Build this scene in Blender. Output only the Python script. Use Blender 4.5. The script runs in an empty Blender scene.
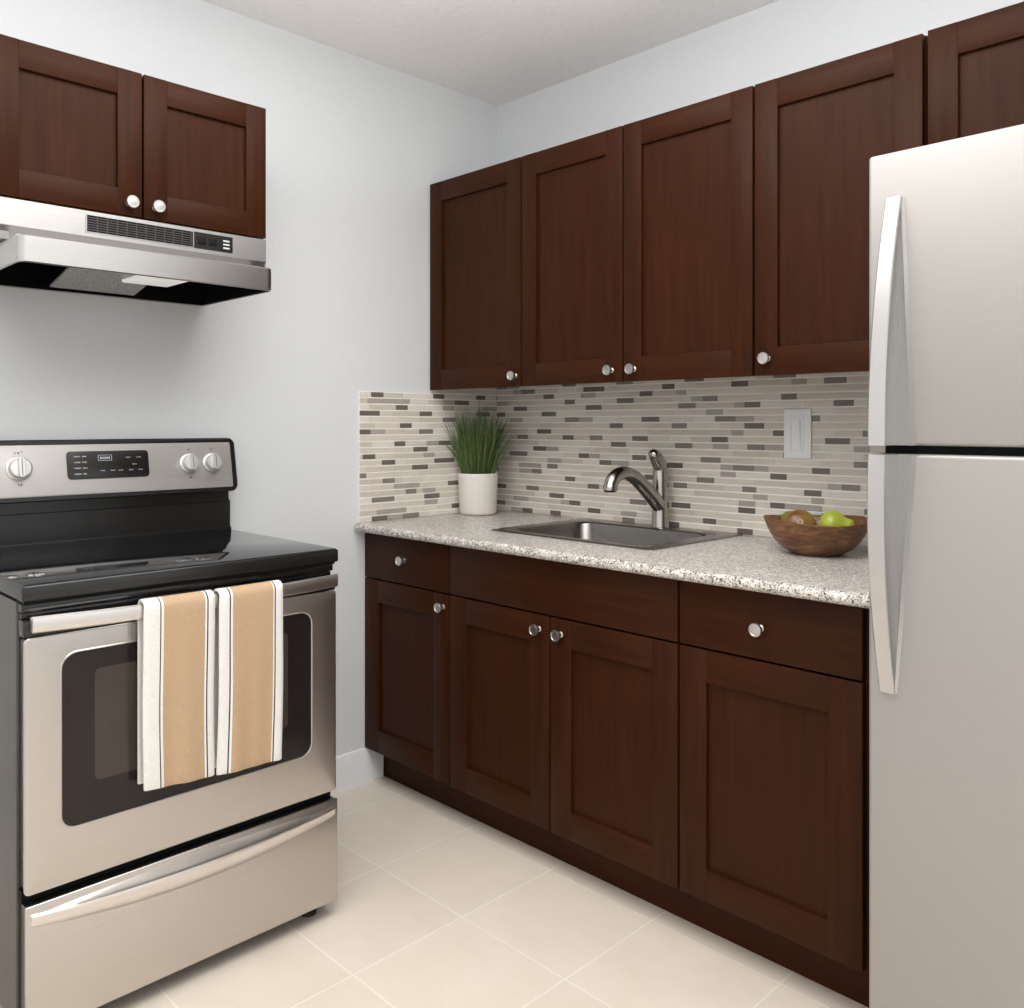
import bpy, bmesh, math, random
from mathutils import Vector, Matrix

random.seed(11)
S = bpy.context.scene
COL = S.collection
R = math.radians

# ------------------------------------------------------------------ camera
CAM = (2.5555, -2.428, 1.268)
cd = bpy.data.cameras.new('camera')
cd.sensor_width = 36.0
cd.lens = 868.0 / 1024 * 36.0
cd.shift_y = -(504 - 424.5) / 1024
cd.clip_start = 0.02
cam = bpy.data.objects.new('camera', cd)
cam.location = CAM
cam.rotation_euler = (R(90), 0, R(45.2))
COL.objects.link(cam)
S.camera = cam

# ------------------------------------------------------------------ world, lights, exposure
w = bpy.data.worlds.new('world')
S.world = w
w.use_nodes = True
wt = w.node_tree
bg = wt.nodes['Background']
wc = wt.nodes.new('ShaderNodeTexCoord')
ws = wt.nodes.new('ShaderNodeSeparateXYZ')
wr = wt.nodes.new('ShaderNodeValToRGB')
wr.color_ramp.elements[0].position = 0.24
wr.color_ramp.elements[0].color = (0.26, 0.255, 0.25, 1)
wr.color_ramp.elements[1].position = 0.54
wr.color_ramp.elements[1].color = (0.98, 0.985, 0.99, 1)
wm = wt.nodes.new('ShaderNodeMath')
wm.operation = 'MULTIPLY_ADD'
wm.inputs[1].default_value = 0.5
wm.inputs[2].default_value = 0.5
wt.links.new(wc.outputs['Generated'], ws.inputs[0])
wt.links.new(ws.outputs[2], wm.inputs[0])
wt.links.new(wm.outputs[0], wr.inputs[0])
wt.links.new(wr.outputs[0], bg.inputs[0])
bg.inputs[1].default_value = 1.18


def area(name, loc, target, sx, sy, power, color=(1, 1, 1)):
    l = bpy.data.lights.new(name, 'AREA')
    l.shape = 'RECTANGLE'
    l.size, l.size_y = sx, sy
    l.energy = power
    l.color = color
    o = bpy.data.objects.new(name, l)
    o.location = loc
    d = Vector(target) - Vector(loc)
    o.rotation_euler = d.to_track_quat('-Z', 'Y').to_euler()
    COL.objects.link(o)
    return o


area('upward_fill', (2.05, -2.05, 2.02), (2.05, -2.05, 2.566), 2.2, 2.2, 60, (0.97, 0.985, 1.0))  # added fill aimed upward to brighten the ceiling, no real source modelled
area('overhead_fill', (1.35, -1.45, 2.53), (1.35, -1.45, 0), 1.3, 1.3, 20, (0.98, 0.985, 1.0))  # invented fill from above that lifts the back floor and counter, no fixture there

vs = S.view_settings
vs.view_transform = 'Standard'
vs.look = 'None'
vs.exposure = 0.18
vs.gamma = 1.0
vs.use_curve_mapping = False
S.cycles.use_denoising = True
S.cycles.max_bounces = 10


# ------------------------------------------------------------------ materials
def lin(r, g, b):
    def f(c):
        c /= 255
        return c / 12.92 if c <= 0.04045 else ((c + 0.055) / 1.055) ** 2.4
    return (f(r), f(g), f(b), 1)


class NT:
    def __init__(s, name):
        s.m = bpy.data.materials.new(name)
        s.m.use_nodes = True
        s.t = s.m.node_tree
        s.b = s.t.nodes['Principled BSDF']

    def n(s, kind, **kw):
        nd = s.t.nodes.new(kind)
        for k, v in kw.items():
            if k.startswith('i_'):
                nd.inputs[k[2:].replace('_', ' ')].default_value = v
            else:
                setattr(nd, k, v)
        return nd

    def l(s, a, b):
        s.t.links.new(a, b)

    def coords(s, scale=(1, 1, 1), loc=(0, 0, 0)):
        tc = s.n('ShaderNodeTexCoord')
        mp = s.n('ShaderNodeMapping')
        mp.inputs['Scale'].default_value = scale
        mp.inputs['Location'].default_value = loc
        s.l(tc.outputs['Object'], mp.inputs['Vector'])
        return mp.outputs['Vector']

    def ramp(s, fac, stops, interp='LINEAR'):
        r = s.n('ShaderNodeValToRGB')
        e = r.color_ramp
        e.interpolation = interp
        while len(e.elements) < len(stops):
            e.elements.new(0.5)
        for el, (p, c) in zip(e.elements, stops):
            el.position = p
            el.color = c
        s.l(fac, r.inputs[0])
        return r.outputs[0]

    def bump(s, h, strength=0.1, dist=0.001):
        b = s.n('ShaderNodeBump')
        b.inputs['Strength'].default_value = strength
        b.inputs['Distance'].default_value = dist
        s.l(h, b.inputs['Height'])
        s.l(b.outputs[0], s.b.inputs['Normal'])


def plain(name, col, rough=0.5, metal=0.0, coat=0.0, noise=0.0, nscale=20, bump=0.0, spec=None):
    t = NT(name)
    t.b.inputs['Roughness'].default_value = rough
    t.b.inputs['Metallic'].default_value = metal
    t.b.inputs['Coat Weight'].default_value = coat
    if spec is not None:
        t.b.inputs['Specular IOR Level'].default_value = spec
    v = t.coords()
    nz = t.n('ShaderNodeTexNoise', i_Scale=nscale, i_Detail=4.0)
    t.l(v, nz.inputs['Vector'])
    k = noise
    a = tuple(c * (1 - k) for c in col[:3]) + (1,)
    b = tuple(min(1, c * (1 + k)) for c in col[:3]) + (1,)
    c = t.ramp(nz.outputs['Fac'], [(0.3, a), (0.7, b)])
    t.l(c, t.b.inputs['Base Color'])
    if bump:
        t.bump(nz.outputs['Fac'], bump, 0.002)
    return t.m


def wood(name, scale, dark, light, rough=0.42, spec=0.09):
    t = NT(name)
    v = t.coords(scale)
    n1 = t.n('ShaderNodeTexNoise', i_Scale=1.0, i_Detail=6.0, i_Roughness=0.6)
    t.l(v, n1.inputs['Vector'])
    c = t.ramp(n1.outputs['Fac'], [(0.25, dark), (0.8, light)])
    v2 = t.coords((2.2, 2.2, 2.2))
    n2 = t.n('ShaderNodeTexNoise', i_Scale=1.3, i_Detail=2.0)
    t.l(v2, n2.inputs['Vector'])
    mx = t.n('ShaderNodeMix', data_type='RGBA', blend_type='MULTIPLY')
    mx.inputs['Factor'].default_value = 0.35
    t.l(c, mx.inputs['A'])
    t.l(t.ramp(n2.outputs['Fac'], [(0.3, (0.7, 0.66, 0.64, 1)), (0.75, (1, 1, 1, 1))]), mx.inputs['B'])
    t.l(mx.outputs['Result'], t.b.inputs['Base Color'])
    t.b.inputs['Roughness'].default_value = rough
    t.b.inputs['Specular IOR Level'].default_value = spec
    t.bump(n1.outputs['Fac'], 0.03, 0.0005)
    return t.m


def steel(name, col, rough=0.3, scale=(3, 3, 260), var=0.05, bump=0.03, metal=1.0):
    t = NT(name)
    v = t.coords(scale)
    n1 = t.n('ShaderNodeTexNoise', i_Scale=1.0, i_Detail=3.0)
    t.l(v, n1.inputs['Vector'])
    a = tuple(c * (1 - var) for c in col[:3]) + (1,)
    b = tuple(min(1, c * (1 + var)) for c in col[:3]) + (1,)
    t.l(t.ramp(n1.outputs['Fac'], [(0.3, a), (0.7, b)]), t.b.inputs['Base Color'])
    t.b.inputs['Metallic'].default_value = metal
    t.b.inputs['Roughness'].default_value = rough
    t.bump(n1.outputs['Fac'], bump, 0.0004)
    return t.m


M = {}
M['wall'] = plain('wall_paint', (0.690, 0.707, 0.717), 0.7, noise=0.012, nscale=60, bump=0.03)
M['ceiling'] = plain('ceiling_paint', (0.88, 0.86, 0.84), 0.9, noise=0.03, nscale=45, bump=0.35)
M['trim'] = plain('trim_paint', (0.80, 0.80, 0.81), 0.4, noise=0.01)
WD, WL = (0.0275, 0.0080, 0.0026, 1), (0.051, 0.0155, 0.0050, 1)
M['wood_v'] = wood('espresso_wood_upright', (60, 60, 4), WD, WL)
M['wood_h'] = wood('espresso_wood_level', (4, 4, 60), WD, WL)
M['wood_in'] = plain('cabinet_inside', (0.02, 0.008, 0.005), 0.6, noise=0.1)
M['nickel'] = steel('satin_nickel', (0.60, 0.575, 0.545), 0.30, (40, 40, 40), 0.03, 0.0)
M['steel'] = steel('range_stainless', (0.56, 0.53, 0.50), 0.32, var=0.025, bump=0.012)
M['hood_steel'] = steel('hood_stainless', (0.54, 0.525, 0.51), 0.32, var=0.025, bump=0.012)
M['handle_steel'] = steel('bright_handle_steel', (0.74, 0.71, 0.68), 0.28, var=0.02, bump=0.01)
M['panel_steel'] = steel('control_panel_steel', (0.44, 0.42, 0.40), 0.45, var=0.02, bump=0.006, metal=0.5)
M['dark_steel'] = steel('grey_steel', (0.26, 0.25, 0.24), 0.4, var=0.02, bump=0.01)
M['fridge_steel'] = steel('fridge_stainless', (0.37, 0.352, 0.335), 0.48, (2, 2, 160), var=0.006, bump=0.002, metal=0.5)
M['fridge_handle'] = plain('silver_handle', (0.52, 0.51, 0.50), 0.30, 0.75, noise=0.01)
M['chrome'] = steel('faucet_steel', (0.42, 0.395, 0.37), 0.20, (30, 30, 30), 0.02, 0.0)
M['sink'] = steel('sink_steel', (0.26, 0.245, 0.23), 0.27, (200, 3, 3), 0.05)
M['black_gloss'] = plain('black_enamel', (0.013, 0.0125, 0.012), 0.2, noise=0.05)
M['glass_top'] = plain('black_ceramic_glass', (0.007, 0.007, 0.008), 0.06, noise=0.05)
M['black'] = plain('black_matte', (0.006, 0.006, 0.006), 0.6, noise=0.1, spec=0.15)
M['cavity'] = plain('hood_cavity_black', (0.003, 0.003, 0.003), 0.6, noise=0.1, spec=0.08)
M['range_side'] = plain('range_side_enamel', (0.11, 0.10, 0.092), 0.35, 0.3, noise=0.04)
M['oven_glass'] = plain('oven_glass_dark', (0.018, 0.014, 0.013), 0.07, noise=0.05, spec=0.3)
M['oven_inner'] = plain('oven_glass_inner', (0.055, 0.044, 0.037), 0.12, noise=0.1, nscale=8, spec=0.3)
M['white_mark'] = plain('pale_print', (0.55, 0.55, 0.55), 0.6)
M['dark_mark'] = plain('dark_print', (0.03, 0.03, 0.03), 0.6)
M['knob_white'] = plain('silver_white_knob', (0.74, 0.73, 0.70), 0.28, 0.55, noise=0.02)
M['white_plastic'] = plain('white_plastic', (0.93, 0.945, 0.96), 0.35, noise=0.01)
M['pot'] = plain('matte_white_ceramic', (0.76, 0.72, 0.66), 0.5, noise=0.02)
M['soil'] = plain('dark_soil', (0.02, 0.015, 0.01), 0.95, noise=0.4, nscale=200, bump=0.5)
M['rubber'] = plain('black_rubber', (0.015, 0.015, 0.015), 0.7, noise=0.1)


def mk_floor():
    t = NT('beige_floor_tile')
    v = t.coords((1, 1, 1), (-0.171 + 0.354, 0.61 + 0.335 * 10, 0))
    br = t.n('ShaderNodeTexBrick', offset=0.0, squash=1.0, i_Scale=1.0)
    br.inputs['Mortar Size'].default_value = 0.0026
    br.inputs['Mortar Smooth'].default_value = 0.2
    br.inputs['Brick Width'].default_value = 0.354
    br.inputs['Row Height'].default_value = 0.335
    br.inputs['Color1'].default_value = (0.765, 0.68, 0.585, 1)
    br.inputs['Color2'].default_value = (0.80, 0.71, 0.61, 1)
    br.inputs['Mortar'].default_value = (0.88, 0.82, 0.73, 1)
    t.l(v, br.inputs['Vector'])
    nz = t.n('ShaderNodeTexNoise', i_Scale=7.0, i_Detail=6.0, i_Roughness=0.62)
    t.l(t.coords(), nz.inputs['Vector'])
    mx = t.n('ShaderNodeMix', data_type='RGBA', blend_type='MULTIPLY')
    mx.inputs['Factor'].default_value = 1.0
    t.l(br.outputs['Color'], mx.inputs['A'])
    t.l(t.ramp(nz.outputs['Fac'], [(0.3, (0.93, 0.92, 0.90, 1)), (0.7, (1, 1, 1, 1))]), mx.inputs['B'])
    t.l(mx.outputs['Result'], t.b.inputs['Base Color'])
    t.b.inputs['Roughness'].default_value = 0.42
    inv = t.n('ShaderNodeMath', operation='SUBTRACT')
    inv.inputs[0].default_value = 1.0
    t.l(br.outputs['Fac'], inv.inputs[1])
    t.bump(inv.outputs[0], 0.4, 0.001)
    return t.m


M['floor'] = mk_floor()


def mk_granite():
    t = NT('speckled_granite')
    v = t.coords((1, 1.0, 1))
    n1 = t.n('ShaderNodeTexNoise', i_Scale=230.0, i_Detail=2.0, i_Roughness=0.65)
    n2 = t.n('ShaderNodeTexNoise', i_Scale=75.0, i_Detail=4.0, i_Roughness=0.7)
    vo = t.n('ShaderNodeTexVoronoi', i_Scale=150.0)
    for q in (n1, n2, vo):
        t.l(v, q.inputs['Vector'])
    base = t.ramp(n2.outputs['Fac'], [(0.30, (0.26, 0.235, 0.21, 1)), (0.47, (0.56, 0.52, 0.47, 1)),
                                      (0.60, (0.72, 0.68, 0.62, 1)), (0.75, (0.74, 0.71, 0.66, 1))])
    dk = t.ramp(n1.outputs['Fac'], [(0.40, (0.055, 0.045, 0.04, 1)), (0.47, (1, 1, 1, 1))])
    mx = t.n('ShaderNodeMix', data_type='RGBA', blend_type='MULTIPLY')
    mx.inputs['Factor'].default_value = 1.0
    t.l(base, mx.inputs['A'])
    t.l(dk, mx.inputs['B'])
    lt = t.ramp(vo.outputs['Color'], [(0.80, (0, 0, 0, 1)), (0.86, (1, 1, 1, 1))])
    m2 = t.n('ShaderNodeMix', data_type='RGBA', blend_type='MIX')
    t.l(lt, m2.inputs['Factor'])
    t.l(mx.outputs['Result'], m2.inputs['A'])
    m2.inputs['B'].default_value = (0.78, 0.75, 0.70, 1)
    t.l(m2.outputs['Result'], t.b.inputs['Base Color'])
    t.b.inputs['Roughness'].default_value = 0.3
    return t.m


M['granite'] = mk_granite()


def tile_mat(name, c, rough=0.3):
    t = NT(name)
    v = t.coords((14, 14, 260))
    nz = t.n('ShaderNodeTexNoise', i_Scale=1.0, i_Detail=3.0)
    t.l(v, nz.inputs['Vector'])
    a = tuple(q * 0.90 for q in c[:3]) + (1,)
    b = tuple(min(1, q * 1.08) for q in c[:3]) + (1,)
    t.l(t.ramp(nz.outputs['Fac'], [(0.3, a), (0.7, b)]), t.b.inputs['Base Color'])
    t.b.inputs['Roughness'].default_value = rough
    return t.m


TILES = [tile_mat('grout_white', (0.92, 0.89, 0.83), 0.8),
         tile_mat('tile_cream', (0.68, 0.62, 0.535)),
         tile_mat('tile_beige', (0.61, 0.55, 0.465)),
         tile_mat('tile_sand', (0.74, 0.69, 0.61)),
         tile_mat('tile_grey', (0.40, 0.355, 0.31)),
         tile_mat('tile_taupe', (0.155, 0.130, 0.110), 0.25),
         tile_mat('tile_taupe_pale', (0.235, 0.20, 0.175), 0.25)]


def mk_towel(name, stops):
    t = NT(name)
    uv = t.n('ShaderNodeUVMap')
    sp = t.n('ShaderNodeSeparateXYZ')
    t.l(uv.outputs[0], sp.inputs[0])
    W = (0.80, 0.785, 0.745, 1)
    D = (0.05, 0.042, 0.04, 1)
    T = (0.52, 0.365, 0.23, 1)
    cm = {'W': W, 'D': D, 'T': T}
    c = t.ramp(sp.outputs[0], [(p, cm[k]) for p, k in stops], 'CONSTANT')
    v = t.coords((420, 420, 420))
    nz = t.n('ShaderNodeTexNoise', i_Scale=1.0, i_Detail=2.0)
    t.l(v, nz.inputs['Vector'])
    mx = t.n('ShaderNodeMix', data_type='RGBA', blend_type='MULTIPLY')
    mx.inputs['Factor'].default_value = 0.55
    t.l(c, mx.inputs['A'])
    t.l(t.ramp(nz.outputs['Fac'], [(0.3, (0.72, 0.72, 0.72, 1)), (0.65, (1, 1, 1, 1))]), mx.inputs['B'])
    t.l(mx.outputs['Result'], t.b.inputs['Base Color'])
    t.b.inputs['Roughness'].default_value = 0.95
    t.b.inputs['Specular IOR Level'].default_value = 0.1
    t.bump(nz.outputs['Fac'], 0.35, 0.001)
    return t.m


M['towel_a'] = mk_towel('striped_towel_wide', [(0, 'W'), (0.205, 'D'), (0.222, 'W'), (0.255, 'T'), (0.845, 'W'), (0.872, 'D'), (0.892, 'W')])
M['towel_b'] = mk_towel('striped_towel_narrow', [(0, 'W'), (0.135, 'D'), (0.155, 'W'), (0.185, 'T'), (0.825, 'W'), (0.845, 'D'), (0.865, 'W')])


def mk_filter():
    t = NT('filter_mesh_grey')
    vo = t.n('ShaderNodeTexVoronoi', i_Scale=320.0)
    t.l(t.coords(), vo.inputs['Vector'])
    t.l(t.ramp(vo.outputs['Distance'], [(0.1, (0.85, 0.83, 0.80, 1)), (0.6, (0.30, 0.29, 0.28, 1))]), t.b.inputs['Base Color'])
    t.b.inputs['Metallic'].default_value = 0.5
    t.b.inputs['Roughness'].default_value = 0.45
    return t.m


M['filter'] = mk_filter()


def mk_lens():
    t = NT('lamp_lens_white')
    t.b.inputs['Base Color'].default_value = (0.8, 0.79, 0.76, 1)
    t.b.inputs['Roughness'].default_value = 0.4
    t.b.inputs['Emission Color'].default_value = (1, 0.97, 0.92, 1)
    t.b.inputs['Emission Strength'].default_value = 0.30
    return t.m


M['lens'] = mk_lens()


def mk_bowl():
    t = NT('carved_bowl_wood')
    v = t.coords((10, 10, 42))
    n1 = t.n('ShaderNodeTexNoise', i_Scale=1.5, i_Detail=6.0, i_Roughness=0.65, i_Distortion=1.4)
    t.l(v, n1.inputs['Vector'])
    t.l(t.ramp(n1.outputs['Fac'], [(0.30, (0.055, 0.022, 0.008, 1)), (0.5, (0.17, 0.073, 0.026, 1)), (0.72, (0.34, 0.17, 0.065, 1))]), t.b.inputs['Base Color'])
    t.b.inputs['Roughness'].default_value = 0.38
    t.bump(n1.outputs['Fac'], 0.25, 0.002)
    return t.m


M['bowl'] = mk_bowl()


def mk_fruit(name, c1, c2, c3, sc=9):
    t = NT(name)
    n1 = t.n('ShaderNodeTexNoise', i_Scale=sc, i_Detail=5.0)
    t.l(t.coords(), n1.inputs['Vector'])
    t.l(t.ramp(n1.outputs['Fac'], [(0.3, c1), (0.5, c2), (0.7, c3)]), t.b.inputs['Base Color'])
    t.b.inputs['Roughness'].default_value = 0.35
    return t.m


M['pear_green'] = mk_fruit('pear_green_skin', (0.30, 0.36, 0.03, 1), (0.40, 0.45, 0.05, 1), (0.46, 0.50, 0.08, 1))
M['pear_brown'] = mk_fruit('pear_russet_skin', (0.13, 0.055, 0.015, 1), (0.22, 0.12, 0.03, 1), (0.30, 0.22, 0.05, 1), 16)
M['lime'] = mk_fruit('lime_skin', (0.12, 0.12, 0.015, 1), (0.17, 0.16, 0.02, 1), (0.22, 0.20, 0.03, 1))
M['calyx'] = plain('pear_calyx', (0.50, 0.36, 0.19), 0.8, noise=0.2, nscale=150)
M['stem'] = plain('pear_stem', (0.05, 0.03, 0.015), 0.8, noise=0.2)


def mk_grass():
    t = NT('grass_blades')
    n1 = t.n('ShaderNodeTexNoise', i_Scale=55.0, i_Detail=2.0)
    t.l(t.coords((1, 1, 0.15)), n1.inputs['Vector'])
    t.l(t.ramp(n1.outputs['Fac'], [(0.3, (0.022, 0.055, 0.008, 1)), (0.52, (0.060, 0.105, 0.016, 1)), (0.72, (0.17, 0.215, 0.06, 1))]), t.b.inputs['Base Color'])
    t.b.inputs['Roughness'].default_value = 0.5
    return t.m


M['grass'] = mk_grass()

# ------------------------------------------------------------------ mesh helpers
ORIGIN = {}


class MB:
    """collects shapes, then links them as ONE mesh object"""

    def __init__(s, T=None):
        s.bm = bmesh.new()
        s.T = T
        s.uv = None

    def _merge(s, b, mi=0):
        bmesh.ops.recalc_face_normals(b, faces=b.faces[:])
        mp = {}
        for v in b.verts:
            mp[v] = s.bm.verts.new(s.T(*v.co) if s.T else v.co)
        for f in b.faces:
            try:
                nf = s.bm.faces.new([mp[v] for v in f.verts])
                nf.material_index = mi
            except ValueError:
                pass
        b.free()

    def box(s, x0, x1, y0, y1, z0, z1, bev=0.0, seg=2, mi=0):
        b = bmesh.new()
        bmesh.ops.create_cube(b, size=1.0)
        for v in b.verts:
            v.co = Vector(((x0 + x1) / 2 + v.co.x * (x1 - x0), (y0 + y1) / 2 + v.co.y * (y1 - y0), (z0 + z1) / 2 + v.co.z * (z1 - z0)))
        if bev > 0:
            bmesh.ops.bevel(b, geom=b.edges[:] + b.verts[:], offset=bev, segments=seg, profile=0.5, affect='EDGES', clamp_overlap=True)
        s._merge(b, mi)
        return s

    def loops(s, rings, close=True, caps=(True, True), mi=0):
        """skin consecutive rings of points (equal counts)"""
        b = bmesh.new()
        vr = [[b.verts.new(p) for p in r] for r in rings]
        n = len(vr[0])
        for i in range(len(vr) - 1):
            for k in range(n if close else n - 1):
                a, c = vr[i][k], vr[i][(k + 1) % n]
                d, e = vr[i + 1][(k + 1) % n], vr[i + 1][k]
                b.faces.new((a, c, d, e))
        if caps[0]:
            b.faces.new(list(reversed(vr[0])))
        if caps[1]:
            b.faces.new(vr[-1])
        s._merge(b, mi)
        return s

    def lathe(s, prof, origin=(0, 0, 0), axis=(0, 0, 1), n=32, mi=0, caps=(True, True)):
        """prof: list of (radius, distance along the axis)"""
        ax = Vector(axis).normalized()
        q = Vector((0, 0, 1)).rotation_difference(ax)
        o = Vector(origin)
        rings = []
        for r, h in prof:
            r = max(r, 1e-5)
            rings.append([o + q @ Vector((r * math.cos(2 * math.pi * k / n), r * math.sin(2 * math.pi * k / n), h)) for k in range(n)])
        return s.loops(rings, True, caps, mi)

    def tube(s, pts, rad, n=20, mi=0):
        pts = [Vector(p) for p in pts]
        if not isinstance(rad, (list, tuple)):
            rad = [rad] * len(pts)
        tang = []
        for i in range(len(pts)):
            a, b = pts[max(0, i - 1)], pts[min(len(pts) - 1, i + 1)]
            tang.append((b - a).normalized())
        ref = Vector((1, 0, 0)) if abs(tang[0].x) < 0.9 else Vector((0, 1, 0))
        u = tang[0].cross(ref).normalized()
        rings = []
        for i, p in enumerate(pts):
            t = tang[i]
            u = (u - t * u.dot(t)).normalized()
            v = t.cross(u)
            rings.append([p + (u * math.cos(2 * math.pi * k / n) + v * math.sin(2 * math.pi * k / n)) * rad[i] for k in range(n)])
        return s.loops(rings, True, (True, True), mi)

    def prism(s, poly, a0, a1, axis='x', mi=0):
        """extrude a 2-D polygon along an axis; poly coords are the other two axes in order"""
        def P(p, a):
            if axis == 'x':
                return (a, p[0], p[1])
            if axis == 'y':
                return (p[0], a, p[1])
            return (p[0], p[1], a)
        return s.loops([[P(p, a0) for p in poly], [P(p, a1) for p in poly]], True, (True, True), mi)

    def build(s, name, mat, parent=None, loc=None, smooth=35, bevel=0.0):
        me = bpy.data.meshes.new(name)
        if parent is not None:
            org = ORIGIN[parent.name]
        else:
            cs = [v.co for v in s.bm.verts]
            org = Vector(loc) if loc else Vector(((min(c.x for c in cs) + max(c.x for c in cs)) / 2,
                                                  (min(c.y for c in cs) + max(c.y for c in cs)) / 2, min(c.z for c in cs)))
        for v in s.bm.verts:
            v.co -= org
        if s.T:
            bmesh.ops.recalc_face_normals(s.bm, faces=s.bm.faces[:])
        s.bm.to_mesh(me)
        s.bm.free()
        for m in (mat if isinstance(mat, (list, tuple)) else [mat]):
            me.materials.append(m)
        if smooth:
            for p in me.polygons:
                p.use_smooth = True
            me.set_sharp_from_angle(angle=R(smooth))
        o = bpy.data.objects.new(name, me)
        COL.objects.link(o)
        if parent is not None:
            o.parent = parent
        else:
            o.location = org
        ORIGIN[o.name] = org
        return o


def tag(o, label=None, cat=None, group=None, kind=None):
    if label:
        o['label'] = label
    if cat:
        o['category'] = cat
    if group:
        o['group'] = group
    if kind:
        o['kind'] = kind
    return o


def thing(name, loc, label, cat, group=None):
    o = bpy.data.objects.new(name, None)
    o.empty_display_size = 0.1
    o.location = loc
    COL.objects.link(o)
    ORIGIN[o.name] = Vector(loc)
    return tag(o, label, cat, group)


def rrect(cx, cy, hw, hh, r, n=6):
    """rounded rectangle outline, counter-clockwise"""
    out = []
    for sx, sy, a0 in ((1, 1, 0), (-1, 1, 90), (-1, -1, 180), (1, -1, 270)):
        for k in range(n + 1):
            a = R(a0 + 90 * k / n)
            out.append((cx + sx * (hw - r) + r * math.cos(a), cy + sy * (hh - r) + r * math.sin(a)))
    return out


# ------------------------------------------------------------------ room shell
XE, YE, ZC, WY = 4.6, -4.6, 2.566, 0.025
tag(MB().box(-0.12, XE, YE, 0.14, -0.08, 0).build('floor', M['floor'], loc=(0, 0, 0), smooth=0), kind='structure')
tag(MB().box(-0.12, XE, YE, 0.14, ZC, ZC + 0.08).build('ceiling', M['ceiling'], loc=(0, 0, ZC), smooth=0), kind='structure')
tag(MB().box(-0.12, 0, YE, 0.14, 0, ZC).build('wall_left', M['wall'], loc=(0, 0, 0), smooth=0), kind='structure')
tag(MB().box(0, XE, WY, 0.14, 0, ZC).build('wall_right', M['wall'], loc=(0, 0, 0), smooth=0), kind='structure')
bbp = [(0, 0), (0.013, 0), (0.013, 0.112), (0.009, 0.120), (0, 0.122)]
tag(MB().prism(bbp, YE + 0.01, -0.555, 'y').build('baseboard_left', M['trim'], loc=(0, -1, 0)), kind='structure')

# ------------------------------------------------------------------ backsplash mosaic
bs = thing('backsplash', (0.6, WY - 0.004, 0.92), 'beige and taupe mosaic tile backsplash of thin strips behind the countertop', 'backsplash')


def mosaic(T, length, z0, z1, rows, seed, extra=0, xlen=0.0):
    """thin strips in rows with white grout between; extra rows on top run only to xlen"""
    rnd = random.Random(seed)
    mb = MB(T)
    mb.box(0, length, 0, 0.0045, z0, z1, mi=0)
    pitch = (z1 - z0) / rows
    if extra:
        mb.box(0, xlen, 0, 0.0045, z1, z1 + extra * pitch, mi=0)
    before = [[], []]
    for i in range(rows + extra):
        full_len = length if i < rows else xlen
        a = z0 + i * pitch + 0.0023
        b = z0 + (i + 1) * pitch - 0.0023
        dark, pos = [], rnd.uniform(-0.12, 0.22)
        while pos < full_len:
            for _ in range(14):
                c = pos + rnd.uniform(0.0, 0.20)
                ln = rnd.choice([0.05, 0.055, 0.06, 0.068, 0.075, 0.10])
                if all(c + ln < p - 0.025 or c > q + 0.025 for r_ in before for p, q in r_):
                    dark.append((c, c + ln))
                    break
            else:
                ln = 0.05
            pos = c + ln + rnd.uniform(0.06, 0.19)
        before = [before[1], dark]
        u, segs = -rnd.uniform(0, 0.1), []
        for p, q in dark + [(full_len + 1, full_len + 1)]:
            while u < min(p, full_len) - 1e-6:
                mi = 4 if rnd.random() < 0.13 else rnd.choice([1, 1, 2, 3])
                ln = rnd.uniform(0.04, 0.08) if mi == 4 else rnd.uniform(0.07, 0.16)
                e = p if u + ln > p - 0.03 else u + ln
                segs.append((u, e, mi))
                u = e
            segs.append((p, q, rnd.choice([5, 5, 5, 6, 6])))
            u = q
        for p, q, mi in segs:
            g_ = 0.0006 if mi > 4 else 0.0001
            p, q = max(p, 0.0) + g_, min(q, full_len) - g_
            if q - p > 0.004:
                mb.box(p, q, 0.003, 0.0060, a, b, 0.0003, 1, mi)
    return mb


mosaic(lambda u, d, z: (u + 0.001, WY - 0.001 - d, z), 1.93, 0.92, 1.43, 23, 8).build('mosaic_panel', TILES, bs, smooth=0)
mosaic(lambda u, d, z: (d + 0.001, WY - 0.0085 - u, z), 0.670, 0.92, 1.386, 21, 3, 2, 0.325).build('mosaic_panel', TILES, bs, smooth=0)

# ------------------------------------------------------------------ cabinet builders
SINK = lambda u, d, z: (u, -d, z)          # d = distance out, measured from 25 mm off the sink wall
RANGE = lambda u, d, z: (d, u, z)          # d = distance out from the range wall


def knob(T, u, d, z, parent):
    mb = MB()
    o = Vector(T(u, d, z))
    ax = Vector(T(u, d + 1, z)) - o
    mb.lathe([(0.0085, -0.001), (0.0085, 0.002), (0.006, 0.004), (0.0055, 0.014), (0.012, 0.018), (0.0158, 0.020), (0.0162, 0.025),
              (0.0150, 0.0275), (0.0128, 0.0275), (0.0118, 0.0262), (0.0001, 0.0268)], o, ax, 28)
    return tag(mb.build('knob', M['nickel'], parent), 'round satin nickel knob')


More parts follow.
